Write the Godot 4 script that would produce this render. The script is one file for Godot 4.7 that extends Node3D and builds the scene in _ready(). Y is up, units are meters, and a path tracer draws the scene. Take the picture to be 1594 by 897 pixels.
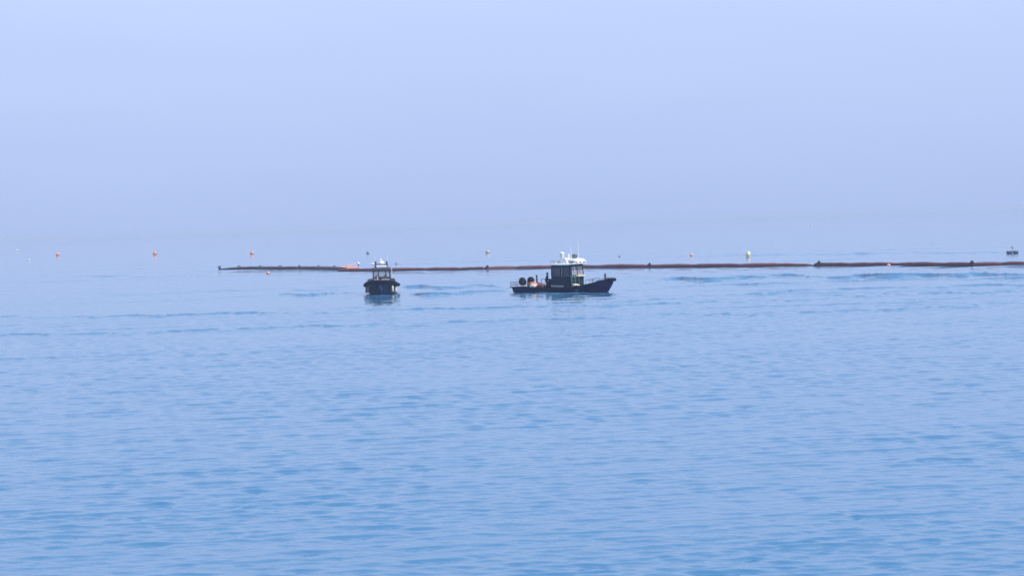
extends Node3D

# ---------------------------------------------------------------- setting: camera, sky, sun, air, water

const CAM_HEIGHT := 7.75

var noise_patch := FastNoiseLite.new()
var noise_band := FastNoiseLite.new()
var noise_streak := FastNoiseLite.new()
var wave_kx := PackedFloat32Array()
var wave_kz := PackedFloat32Array()
var wave_ph := PackedFloat32Array()
var wave_am := PackedFloat32Array()
var wave_len := PackedFloat32Array()

func sky_colour(e: float) -> Color:
	# clear hazy morning air: greyer at the horizon, brightest a little above it, bluer towards the zenith
	var keys = [[0.0, 0.430, 0.550, 0.865], [3.0, 0.482, 0.607, 0.930], [7.0, 0.555, 0.685, 1.01], [16.0, 0.60, 0.745, 1.08], [40.0, 0.50, 0.68, 1.10], [90.0, 0.36, 0.58, 1.08]]
	for i in range(keys.size() - 1):
		var a = keys[i]
		var b = keys[i + 1]
		if e <= b[0]:
			var t: float = clampf((e - a[0]) / (b[0] - a[0]), 0.0, 1.0)
			return Color(lerpf(a[1], b[1], t), lerpf(a[2], b[2], t), lerpf(a[3], b[3], t))
	return Color(0.36, 0.58, 1.08)

func build_environment() -> void:
	var cam := Camera3D.new()
	cam.name = "camera"
	cam.position = Vector3(0, CAM_HEIGHT, 0)
	cam.rotation = Vector3(-atan(103.45 / 2870.0), 0, deg_to_rad(-1.725))
	cam.fov = rad_to_deg(2.0 * atan(448.5 / 2870.0))
	cam.near = 0.5
	cam.far = 40000.0
	add_child(cam)
	var h := 1024
	var im := Image.create(256, h, false, Image.FORMAT_RGBF)
	var veil := FastNoiseLite.new()
	veil.seed = 8
	veil.frequency = 1.0
	veil.fractal_octaves = 4
	for y in h:
		var e: float = maxf(0.0, 90.0 - (y + 0.5) / h * 180.0)
		var c := sky_colour(e)
		for x in 256:
			# thin uneven layers of haze, the same all the way round
			var a := TAU * x / 256.0
			var v: float = 1.0 + 0.022 * veil.get_noise_3d(cos(a) * 4.0, sin(a) * 4.0, e * 0.45)
			im.set_pixel(x, y, Color(c.r * v, c.g * v, c.b * (1.0 + (v - 1.0) * 0.6)))
	var pano := PanoramaSkyMaterial.new()
	pano.panorama = ImageTexture.create_from_image(im)
	var env := Environment.new()
	env.background_mode = Environment.BG_SKY
	env.sky = Sky.new()
	env.sky.sky_material = pano
	env.tonemap_mode = Environment.TONE_MAPPER_LINEAR
	env.tonemap_exposure = 1.0
	env.sdfgi_enabled = true
	env.ssao_enabled = true
	env.ssil_enabled = true
	env.fog_enabled = true
	env.fog_mode = Environment.FOG_MODE_EXPONENTIAL
	env.fog_density = 0.00033
	env.fog_light_color = Color(0.845, 0.91, 1.0)
	var we := WorldEnvironment.new()
	we.name = "world"
	we.environment = env
	add_child(we)
	var sun := DirectionalLight3D.new()
	sun.name = "sun"
	sun.light_energy = 1.6
	sun.light_color = Color(1.0, 0.965, 0.91)
	sun.light_angular_distance = 0.5
	sun.shadow_enabled = true
	sun.rotation_degrees = Vector3(-52, 58, 0)
	add_child(sun)


# wakes and ripple lines on the sea: [crest height, crest half-width, points (x, z) from left to right]
var wakes := [
	[0.44, 0.62, [Vector2(10.5, -207), Vector2(13.5, -217.4), Vector2(15.6, -220.1), Vector2(20.4, -225.2), Vector2(22.5, -219.2), Vector2(25.5, -220.0), Vector2(29.2, -224.3), Vector2(31.3, -225.8), Vector2(33.3, -221.2), Vector2(38.0, -216.8), Vector2(44.9, -213.6), Vector2(51.4, -209.6), Vector2(57.0, -205.1), Vector2(75, -199)]],
	[0.20, 0.5, [Vector2(11.3, -198.8), Vector2(15.0, -201.5), Vector2(20.0, -203.2), Vector2(25.6, -202.4), Vector2(32.4, -204.8), Vector2(42.5, -202.0), Vector2(54.7, -196.9), Vector2(75, -190)]],
	[0.18, 0.5, [Vector2(2, -170), Vector2(8.0, -172.4), Vector2(18.6, -176.4), Vector2(31.9, -182.1), Vector2(41.3, -181.4), Vector2(50.3, -180.9), Vector2(70, -178)]],
	[0.34, 0.58, [Vector2(-15, -229), Vector2(-11.6, -225.8), Vector2(-8.2, -218.7), Vector2(-6.2, -218.1), Vector2(-4.3, -221.3), Vector2(-2.4, -217.0), Vector2(-0.3, -210.2), Vector2(0.6, -207)]],
	[0.34, 0.55, [Vector2(-12.2, -202.6), Vector2(-9.5, -199.9), Vector2(-6.7, -199.5), Vector2(-4.0, -200.9), Vector2(-1.9, -201.9), Vector2(0.9, -201.2)]],
	[0.33, 0.55, [Vector2(-28, -214), Vector2(-26.6, -213.5), Vector2(-23.6, -213.0), Vector2(-21.9, -214.6), Vector2(-20.1, -216.1), Vector2(-18.5, -214.9), Vector2(-17.0, -209.7)]],
	[0.16, 0.6, [Vector2(-28, -230), Vector2(-26.1, -229.1), Vector2(-22.4, -224.0), Vector2(-19.9, -226.1)]],
	[0.15, 0.5, [Vector2(-70, -190), Vector2(-49.9, -179.4), Vector2(-38.8, -171.8), Vector2(-29.5, -169.8), Vector2(-18.6, -167.9), Vector2(-9.2, -166.9), Vector2(0.1, -164.7), Vector2(11.5, -163.4), Vector2(23.1, -164.6), Vector2(35.1, -167.1), Vector2(46.5, -167.3), Vector2(70, -170)]],
	[0.125, 0.5, [Vector2(-60, -146), Vector2(-40.2, -144.4), Vector2(-29.6, -141.6), Vector2(-20.0, -143.4), Vector2(-9.9, -142.5), Vector2(0.1, -143.4), Vector2(10.1, -143.4), Vector2(19.8, -141.5), Vector2(30.1, -143.3), Vector2(40.9, -147.3), Vector2(60, -150)]],
	[0.09, 0.4, [Vector2(1.0, -199.6), Vector2(5.0, -195.6), Vector2(9.0, -191.2), Vector2(11.5, -190.2), Vector2(15.0, -192.5)]],
	[0.12, 0.4, [Vector2(-19.5, -204.5), Vector2(-16.8, -203.6), Vector2(-14.7, -203.2), Vector2(-12.6, -203.6), Vector2(-10.5, -204.6)]],
	[0.24, 1.0, [Vector2(28.7, -366.7), Vector2(39.2, -346.7), Vector2(48.5, -344.5), Vector2(58.3, -333.6), Vector2(69.8, -331.5), Vector2(76.8, -316.8), Vector2(87.2, -313.5), Vector2(110, -305)]],
	[0.22, 0.9, [Vector2(-86.3, -345.7), Vector2(-72.4, -331.7), Vector2(-58.5, -325.3), Vector2(-49.0, -312.2)]],
	[0.050, 0.15, [Vector2(6.8, -47.4), Vector2(8.0, -47.6), Vector2(8.8, -47.0), Vector2(10.1, -47.2), Vector2(11.5, -47.6), Vector2(12.8, -48.4)]],
	[0.050, 0.15, [Vector2(-8.3, -50.8), Vector2(-7.3, -51.3), Vector2(-6.1, -51.5), Vector2(-4.8, -51.4), Vector2(-3.9, -51.8)]],
	[0.036, 0.15, [Vector2(-0.1, -55.0), Vector2(1.8, -55.0), Vector2(3.9, -55.0), Vector2(5.4, -54.1)]],
	[0.040, 0.15, [Vector2(5.4, -43.1), Vector2(6.7, -43.2), Vector2(7.6, -43.2)]],
	[0.043, 0.15, [Vector2(2.1, -40.1), Vector2(3.8, -40.3), Vector2(5.5, -40.3)]],
	[0.036, 0.15, [Vector2(-12.7, -52.2), Vector2(-11.3, -52.3), Vector2(-9.6, -52.1)]],
	[0.032, 0.15, [Vector2(-10.4, -45.6), Vector2(-8.1, -45.6), Vector2(-6.2, -45.8)]],
	[0.032, 0.15, [Vector2(-3.9, -44.9), Vector2(-2.7, -44.9), Vector2(-1.7, -45.2)]],
	[0.043, 0.15, [Vector2(11.3, -56.2), Vector2(12.8, -56.8), Vector2(14.3, -56.4)]],
]
# bands where the ripples are stronger (or, below zero, smoothed away): [change, half-width, points]
var bands := [
	[0.75, 9.0, [Vector2(-70, -182), Vector2(-49.9, -172), Vector2(-18.6, -163), Vector2(11.5, -159), Vector2(46.5, -163), Vector2(70, -166)]],
	[0.45, 6.0, [Vector2(-60, -148), Vector2(0, -144), Vector2(60, -150)]],
	[-0.5, 3.5, [Vector2(8, -182.5), Vector2(20.2, -191.6), Vector2(30.9, -195.8), Vector2(41.0, -194.9), Vector2(52.8, -190.2), Vector2(70, -184)]],
	[-0.35, 5.0, [Vector2(-60, -200), Vector2(-30, -190), Vector2(-10, -184), Vector2(5, -180)]],
	[0.6, 5.0, [Vector2(-30, -214), Vector2(-15, -208), Vector2(2, -204), Vector2(14, -214), Vector2(30, -222), Vector2(60, -206)]],
]

func line_z(pts: Array, x: float) -> float:
	if x < pts[0].x or x > pts[pts.size() - 1].x:
		return 1e9
	for i in range(pts.size() - 1):
		var a: Vector2 = pts[i]
		var b: Vector2 = pts[i + 1]
		if x <= b.x:
			return lerpf(a.y, b.y, smoothstep(0.0, 1.0, (x - a.x) / maxf(b.x - a.x, 0.01)))
	return 1e9

func setup_waves() -> void:
	var rng := RandomNumberGenerator.new()
	rng.seed = 4117
	var n := 30
	for i in n:
		var t := float(i) / (n - 1)
		var l: float = 0.22 * pow(1.9 / 0.22, pow(t, 1.15)) * rng.randf_range(0.92, 1.08)
		var dir: float = deg_to_rad(79.0 + rng.randfn(0.0, 9.0)) if i % 3 else deg_to_rad(97.0 + rng.randfn(0.0, 14.0))
		var k := TAU / l
		wave_kx.append(cos(dir) * k)
		wave_kz.append(sin(dir) * k)
		wave_ph.append(rng.randf() * TAU)
		wave_len.append(l)
		var slope := 0.056
		if l > 0.95:
			slope = 0.024
		if l > 1.5:
			slope = 0.010
		wave_am.append(slope / k)
	noise_patch.seed = 5
	noise_patch.frequency = 1.0
	noise_patch.fractal_octaves = 3
	noise_band.seed = 11
	noise_band.frequency = 1.0
	noise_band.fractal_octaves = 2
	noise_streak.seed = 23
	noise_streak.frequency = 1.0
	noise_streak.fractal_octaves = 2

func build_water() -> void:
	setup_waves()
	var zs := PackedFloat32Array()
	var z := -90.0
	while z < 30.0:
		zs.append(z)
		z += 20.0
	z = 34.0
	while z < 420.0:
		zs.append(z)
		z *= 1.0020
	while z < 5000.0:
		zs.append(z)
		z *= 1.03
	var us := PackedFloat32Array()
	for u in [-9.0, -5.0, -3.0, -2.0, -1.6]:
		us.append(u)
	var nc := 800
	for i in nc + 1:
		us.append(-1.17 + 2.34 * i / nc)
	for u in [1.6, 2.0, 3.0, 5.0, 9.0]:
		us.append(u)
	var w := us.size()
	var hgt := zs.size()
	var pos := PackedVector3Array()
	pos.resize(w * hgt)
	var uv := PackedVector2Array()
	uv.resize(w * hgt)
	var nw := wave_am.size()
	for j in hgt:
		var d := zs[j]
		var half := 0.29 * maxf(d, 30.0) + 3.0
		var res := maxf(2.34 * half / nc, d * 0.0020)
		var first := 0
		while first < nw and wave_len[first] < res * 2.5:
			first += 1
		var calm := d < 30.0
		var active := []
		for b in wakes:
			for p in b[2]:
				if absf(p.y + d) < 10.0 + 14.0 * float(d > 100.0):
					active.append(b)
					break
		var rms := 0.0
		for n in range(first, nw):
			rms += wave_am[n] * wave_am[n] * 0.5
		rms = maxf(sqrt(rms), 0.004)
		var fade := clampf((1200.0 - d) / 600.0, 0.0, 1.0)
		for i in w:
			var x := us[i] * half
			var y := 0.0
			var lean := 0.0
			if absf(us[i]) <= 1.17 and fade > 0.0 and not calm:
				var patch: float = noise_patch.get_noise_2d(x * 0.03 + 7.0, -d * 0.07)
				var amp: float = 1.0 + 0.7 * patch
				var ridge := 0.0
				if d > 125.0 and d < 385.0:
					for b in bands:
						var q: float = (-d - line_z(b[2], x)) / b[1]
						if absf(q) < 2.5:
							amp += b[0] * exp(-q * q)
				for b in active:
					var zc: float = line_z(b[2], x)
					if absf(-d - zc) < 9.0:
						var wob: float = noise_band.get_noise_2d(x * 0.15, b[0] * 40.0)
						var q: float = (-d - zc + wob * minf(2.5, b[1] * 1.7)) / b[1] if b[1] < 0.3 else (-d - zc + wob * 2.5) / b[1]
						var x_end: float = b[2][b[2].size() - 1].x
						var taper: float = smoothstep(0.0, 0.2, (x - b[2][0].x) / (x_end - b[2][0].x)) * smoothstep(0.0, 0.2, (x_end - x) / (x_end - b[2][0].x))
						var lump: float = clampf(0.85 + 0.9 * noise_band.get_noise_2d(x * 0.06 + 31.0, b[0] * 90.0), 0.35, 1.3)
						ridge += taper * b[0] * exp(-q * q) * lump
						ridge += taper * 0.7 * b[0] * exp(-(q + 2.8) * (q + 2.8)) * clampf(0.6 + 1.3 * wob, 0.0, 1.2)
						ridge += taper * 0.6 * b[0] * exp(-(q - 2.9) * (q - 2.9)) * clampf(0.5 - 1.5 * wob, 0.0, 1.2)
				amp = clampf(amp, 0.45, 1.6)
				if d < 140.0:
					ridge += 0.075 * (1.0 - smoothstep(95.0, 140.0, d)) * maxf(0.0, noise_streak.get_noise_2d(x * 0.11 + 50.0, (-d + x * 0.12) * 0.62) - 0.12)
				if d > 75.0:
					# long low streaks where gusts and old wakes roughen the water
					var band: float = clampf(0.45 + 1.6 * noise_band.get_noise_2d(x * 0.006 + 90.0, (-d + x * 0.10) * 0.035), 0.0, 1.2)
					ridge += 0.15 * band * smoothstep(75.0, 130.0, d) * maxf(0.0, noise_streak.get_noise_2d(x * 0.035, (-d + x * 0.06) * 0.30) - 0.05)
				var s := 0.0
				for n in range(first, nw):
					s += wave_am[n] * sin(wave_kx[n] * x - wave_kz[n] * d + wave_ph[n])
				s *= amp * (1.0 + 1.1 * smoothstep(65.0, 170.0, d))
				# real wavelets are peaked and lean the way they travel
				var u: float = 2.3 * tanh(s / (2.3 * rms))
				y = rms * (0.62 * u + 0.52 * exp(u - 1.0)) * fade + ridge
				lean = (1.1 * y) * fade
			pos[j * w + i] = Vector3(x, y, -d + lean)
			uv[j * w + i] = Vector2(x, -d) / 5.0
	var idx := PackedInt32Array()
	idx.resize((w - 1) * (hgt - 1) * 6)
	var q := 0
	for j in hgt - 1:
		for i in w - 1:
			var a := j * w + i
			idx[q] = a
			idx[q + 1] = a + w
			idx[q + 2] = a + 1
			idx[q + 3] = a + 1
			idx[q + 4] = a + w
			idx[q + 5] = a + w + 1
			q += 6
	var nor := PackedVector3Array()
	nor.resize(w * hgt)
	for j in hgt:
		var j0 := maxi(j - 1, 0) * w
		var j1 := mini(j + 1, hgt - 1) * w
		for i in w:
			var dx := pos[j * w + mini(i + 1, w - 1)] - pos[j * w + maxi(i - 1, 0)]
			var dz := pos[j0 + i] - pos[j1 + i]
			nor[j * w + i] = dz.cross(dx).normalized()
	var arr := []
	arr.resize(Mesh.ARRAY_MAX)
	arr[Mesh.ARRAY_VERTEX] = pos
	arr[Mesh.ARRAY_NORMAL] = nor
	arr[Mesh.ARRAY_TEX_UV] = uv
	arr[Mesh.ARRAY_INDEX] = idx
	var mesh := ArrayMesh.new()
	mesh.add_surface_from_arrays(Mesh.PRIMITIVE_TRIANGLES, arr)
	var ns := FastNoiseLite.new()
	ns.seed = 3
	ns.noise_type = FastNoiseLite.TYPE_SIMPLEX_SMOOTH
	ns.frequency = 0.02
	ns.fractal_octaves = 4
	var rip: Image = ns.get_seamless_image(512, 512)
	rip.convert(Image.FORMAT_RGBA8)
	rip.bump_map_to_normal_map(6.0)
	var m := StandardMaterial3D.new()
	m.resource_name = "sea_water"
	m.albedo_color = Color(0.042, 0.146, 0.272).linear_to_srgb()
	m.roughness = 0.035
	m.metallic_specular = 0.65
	m.normal_enabled = true
	m.normal_scale = 0.2
	m.normal_texture = ImageTexture.create_from_image(rip)
	var sea := MeshInstance3D.new()
	sea.name = "sea"
	sea.mesh = mesh
	sea.material_override = m
	sea.set_meta("kind", "structure")
	sea.set_meta("label", "calm blue sea with small wavelets and boat wakes")
	add_child(sea)

# ---------------------------------------------------------------- mesh helpers

var mats := {}

func mat(called: String, albedo: Color, rough := 0.6, metal := 0.0, grain := 0.12) -> StandardMaterial3D:
	if mats.has(called):
		return mats[called]
	var m := StandardMaterial3D.new()
	m.resource_name = called
	m.albedo_color = albedo.linear_to_srgb()
	m.roughness = rough
	m.metallic = metal
	m.metallic_specular = 0.22 if albedo.get_luminance() < 0.05 else 0.5
	m.cull_mode = BaseMaterial3D.CULL_DISABLED
	if grain > 0.0:
		# wear: soft uneven tone of the surface itself
		var key := "grain%d" % roundi(grain * 100)
		if not mats.has(key):
			var n := FastNoiseLite.new()
			n.seed = 20 + roundi(grain * 100)
			n.frequency = 0.03
			n.fractal_octaves = 4
			var im: Image = n.get_seamless_image(128, 128)
			im.convert(Image.FORMAT_RGB8)
			for y in 128:
				for x in 128:
					var v: float = 1.0 - grain * im.get_pixel(x, y).r * 2.0
					im.set_pixel(x, y, Color(v, v, v))
			mats[key] = ImageTexture.create_from_image(im)
		m.albedo_texture = mats[key]
		m.uv1_triplanar = true
		m.uv1_scale = Vector3(0.7, 0.7, 0.7)
	mats[called] = m
	return m

func glass(called: String, albedo: Color, alpha: float) -> StandardMaterial3D:
	if mats.has(called):
		return mats[called]
	var m := StandardMaterial3D.new()
	m.resource_name = called
	var c := albedo.linear_to_srgb()
	c.a = alpha
	m.albedo_color = c
	m.transparency = BaseMaterial3D.TRANSPARENCY_ALPHA
	m.roughness = 0.04
	m.cull_mode = BaseMaterial3D.CULL_DISABLED
	mats[called] = m
	return m

func begin() -> SurfaceTool:
	var st := SurfaceTool.new()
	st.begin(Mesh.PRIMITIVE_TRIANGLES)
	return st

func obj(called: String, st: SurfaceTool, m: Material, parent: Node = self) -> MeshInstance3D:
	st.generate_normals()
	var o := MeshInstance3D.new()
	o.name = called
	o.mesh = st.commit()
	o.material_override = m
	parent.add_child(o, true)
	return o

func thing(called: String, label: String, category: String, at: Vector3, turn := Vector3.ZERO, group := "") -> Node3D:
	var o := Node3D.new()
	o.name = called
	o.position = at
	o.rotation = turn
	o.set_meta("label", label)
	o.set_meta("category", category)
	if group:
		o.set_meta("group", group)
	add_child(o, true)
	return o

func tri(st: SurfaceTool, a: Vector3, b: Vector3, c: Vector3) -> void:
	st.add_vertex(a)
	st.add_vertex(b)
	st.add_vertex(c)

func quad(st: SurfaceTool, a: Vector3, b: Vector3, c: Vector3, d: Vector3) -> void:
	tri(st, a, b, c)
	tri(st, a, c, d)

func loft(st: SurfaceTool, rings: Array, closed := true, cap_start := false, cap_end := false, smooth := true) -> void:
	st.set_smooth_group(1 if smooth else -1)
	for i in range(rings.size() - 1):
		var r0: PackedVector3Array = rings[i]
		var r1: PackedVector3Array = rings[i + 1]
		var n := r0.size()
		for k in range(n if closed else n - 1):
			var l := (k + 1) % n
			quad(st, r0[k], r1[k], r1[l], r0[l])
	st.set_smooth_group(-1)
	for e in [[cap_start, 0], [cap_end, rings.size() - 1]]:
		if e[0]:
			var r: PackedVector3Array = rings[e[1]]
			var c := Vector3.ZERO
			for v in r:
				c += v
			c /= r.size()
			for k in range(r.size() if closed else r.size() - 1):
				if e[1] == 0:
					tri(st, c, r[k], r[(k + 1) % r.size()])
				else:
					tri(st, c, r[(k + 1) % r.size()], r[k])

# a box with chamfered vertical and top edges; size, centre, optional turn
func box(st: SurfaceTool, size: Vector3, at: Vector3, turn := Vector3.ZERO, bevel := 0.02) -> void:
	var b := minf(bevel, 0.3 * minf(size.x, minf(size.y, size.z)))
	var t := Transform3D(Basis.from_euler(turn), at)
	var h := size / 2.0
	var rings := []
	for lv in [[-h.y, b], [-h.y + b, 0.0], [h.y - b, 0.0], [h.y, b]]:
		var i: float = lv[1]
		var x: float = h.x - i
		var z: float = h.z - i
		var ring := PackedVector3Array()
		for c in [Vector2(x, z - b), Vector2(x - b, z), Vector2(-x + b, z), Vector2(-x, z - b), Vector2(-x, -z + b), Vector2(-x + b, -z), Vector2(x - b, -z), Vector2(x, -z + b)]:
			ring.append(t * Vector3(c.x, lv[0], c.y))
		rings.append(ring)
	loft(st, rings, true, true, true, false)

func ring_at(c: Vector3, dir: Vector3, r: float, sides: int, squash := 1.0) -> PackedVector3Array:
	var up := Vector3.UP if absf(dir.y) < 0.95 else Vector3.RIGHT
	var a := dir.cross(up).normalized()
	var b := a.cross(dir).normalized()
	var out := PackedVector3Array()
	for k in sides:
		var f := TAU * k / sides
		out.append(c + a * cos(f) * r + b * sin(f) * r * squash)
	return out

func tube(st: SurfaceTool, pts: Array, r, sides := 8, squash := 1.0) -> void:
	var rings := []
	for i in pts.size():
		var p: Vector3 = pts[i]
		var prev: Vector3 = pts[maxi(i - 1, 0)]
		var next: Vector3 = pts[mini(i + 1, pts.size() - 1)]
		var rad: float = r[i] if r is Array else r
		rings.append(ring_at(p, (next - prev).normalized(), rad, sides, squash))
	loft(st, rings, true, true, true)

# a turned shape: profile of (radius, height) pairs round an axis
func lathe(st: SurfaceTool, profile: Array, at := Vector3.ZERO, sides := 18, axis := Vector3.UP) -> void:
	var rings := []
	for p in profile:
		rings.append(ring_at(at + axis * p.y, axis, maxf(p.x, 0.002), sides))
	loft(st, rings, true, true, true)

# extrude an outline (x, y) in the plane z = const between z0 and z1
func slab(st: SurfaceTool, outline: Array, z0: float, z1: float) -> void:
	var a := PackedVector3Array()
	var b := PackedVector3Array()
	for p in outline:
		a.append(Vector3(p.x, p.y, z0))
		b.append(Vector3(p.x, p.y, z1))
	loft(st, [a, b], true, true, true, false)

# ---------------------------------------------------------------- hulls

# stations: [x, half-breadth at the gunwale, gunwale height, half-breadth at the chine, chine height, keel height]
func hull(st: SurfaceTool, stations: Array) -> void:
	var rings := []
	for s in stations:
		var half := [Vector2(s[1], s[2]), Vector2(lerpf(s[1], s[3], 0.35), lerpf(s[2], s[4], 0.42)), Vector2(lerpf(s[1], s[3], 0.8), lerpf(s[2], s[4], 0.75)), Vector2(s[3], s[4]), Vector2(s[3] * 0.5, lerpf(s[4], s[5], 0.62))]
		var ring := PackedVector3Array()
		for p in half:
			ring.append(Vector3(s[0], p.y, p.x))
		ring.append(Vector3(s[0], s[5], 0))
		for i in range(half.size() - 1, -1, -1):
			ring.append(Vector3(s[0], half[i].y, -half[i].x))
		rings.append(ring)
	loft(st, rings, false, true, true, true)

func deck(st: SurfaceTool, stations: Array, drop: float) -> void:
	var rings := []
	for s in stations:
		rings.append(PackedVector3Array([Vector3(s[0], s[2] - drop, s[1] - 0.04), Vector3(s[0], s[2] - drop + 0.04, 0), Vector3(s[0], s[2] - drop, -s[1] + 0.04)]))
	loft(st, rings, false, false, false, true)

func sheer_points(stations: Array, side: float, out: float, up: float) -> Array:
	var pts := []
	for s in stations:
		pts.append(Vector3(s[0], s[2] + up, side * (s[1] + out)))
	return pts

func refine(stations: Array, n: int) -> Array:
	# smooth stations along the boat (Catmull-Rom)
	var out := []
	for i in range(stations.size() - 1):
		var p0: Array = stations[maxi(i - 1, 0)]
		var p1: Array = stations[i]
		var p2: Array = stations[i + 1]
		var p3: Array = stations[mini(i + 2, stations.size() - 1)]
		for k in n:
			var t := float(k) / n
			var s := []
			for c in p1.size():
				s.append(cubic_interpolate(p1[c], p2[c], p0[c], p3[c], t))
			out.append(s)
	out.append(stations[stations.size() - 1])
	return out

# ---------------------------------------------------------------- people

# bones: [from, to, radius, radius]; a smooth union of tapered capsules meshed as surface nets
func flesh(st: SurfaceTool, bones: Array, cell: float, blend: float, grow := 0.0) -> void:
	var field := {}
	var reach := 2
	for b in bones:
		var ra: float = b[2] + grow
		var rb: float = b[3] + grow
		var m: float = maxf(ra, rb) + cell * reach + blend
		var lo: Vector3 = (b[0] as Vector3).min(b[1]) - Vector3.ONE * m
		var hi: Vector3 = (b[0] as Vector3).max(b[1]) + Vector3.ONE * m
		var ax: Vector3 = b[1] - b[0]
		var len2 := maxf(ax.length_squared(), 1e-8)
		for i in range(floori(lo.x / cell), ceili(hi.x / cell) + 1):
			for j in range(floori(lo.y / cell), ceili(hi.y / cell) + 1):
				for k in range(floori(lo.z / cell), ceili(hi.z / cell) + 1):
					var p := Vector3(i, j, k) * cell
					var t: float = clampf((p - b[0]).dot(ax) / len2, 0.0, 1.0)
					var d: float = p.distance_to(b[0] + ax * t) - lerpf(ra, rb, t)
					if d > cell * reach + blend:
						continue
					var key := Vector3i(i, j, k)
					if field.has(key):
						var o: float = field[key]
						var h: float = clampf(0.5 + 0.5 * (o - d) / blend, 0.0, 1.0)
						field[key] = lerpf(o, d, h) - blend * h * (1.0 - h)
					else:
						field[key] = d
	var corner := [Vector3i(0, 0, 0), Vector3i(1, 0, 0), Vector3i(0, 1, 0), Vector3i(1, 1, 0), Vector3i(0, 0, 1), Vector3i(1, 0, 1), Vector3i(0, 1, 1), Vector3i(1, 1, 1)]
	var edges := [[0, 1], [2, 3], [4, 5], [6, 7], [0, 2], [1, 3], [4, 6], [5, 7], [0, 4], [1, 5], [2, 6], [3, 7]]
	var verts := {}
	for key: Vector3i in field:
		var v := []
		var neg := 0
		for c: Vector3i in corner:
			var f: float = field.get(key + c, 1.0)
			v.append(f)
			if f < 0.0:
				neg += 1
		if neg == 0 or neg == 8:
			continue
		var sum := Vector3.ZERO
		var n := 0
		for e in edges:
			if (v[e[0]] < 0.0) != (v[e[1]] < 0.0):
				var t: float = v[e[0]] / (v[e[0]] - v[e[1]])
				sum += Vector3(corner[e[0]]).lerp(Vector3(corner[e[1]]), t)
				n += 1
		verts[key] = (Vector3(key) + sum / n) * cell
	st.set_smooth_group(1)
	for key: Vector3i in field:
		var here: bool = field[key] < 0.0
		for a in 3:
			var step := Vector3i(1 if a == 0 else 0, 1 if a == 1 else 0, 1 if a == 2 else 0)
			var there: bool = float(field.get(key + step, 1.0)) < 0.0
			if here == there:
				continue
			var u := Vector3i(0, 1, 0) if a == 0 else (Vector3i(0, 0, 1) if a == 1 else Vector3i(1, 0, 0))
			var w := Vector3i(0, 0, 1) if a == 0 else (Vector3i(1, 0, 0) if a == 1 else Vector3i(0, 1, 0))
			if not (verts.has(key) and verts.has(key - u) and verts.has(key - w) and verts.has(key - u - w)):
				continue
			if here:
				quad(st, verts[key], verts[key - w], verts[key - u - w], verts[key - u])
			else:
				quad(st, verts[key], verts[key - u], verts[key - u - w], verts[key - w])

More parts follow.
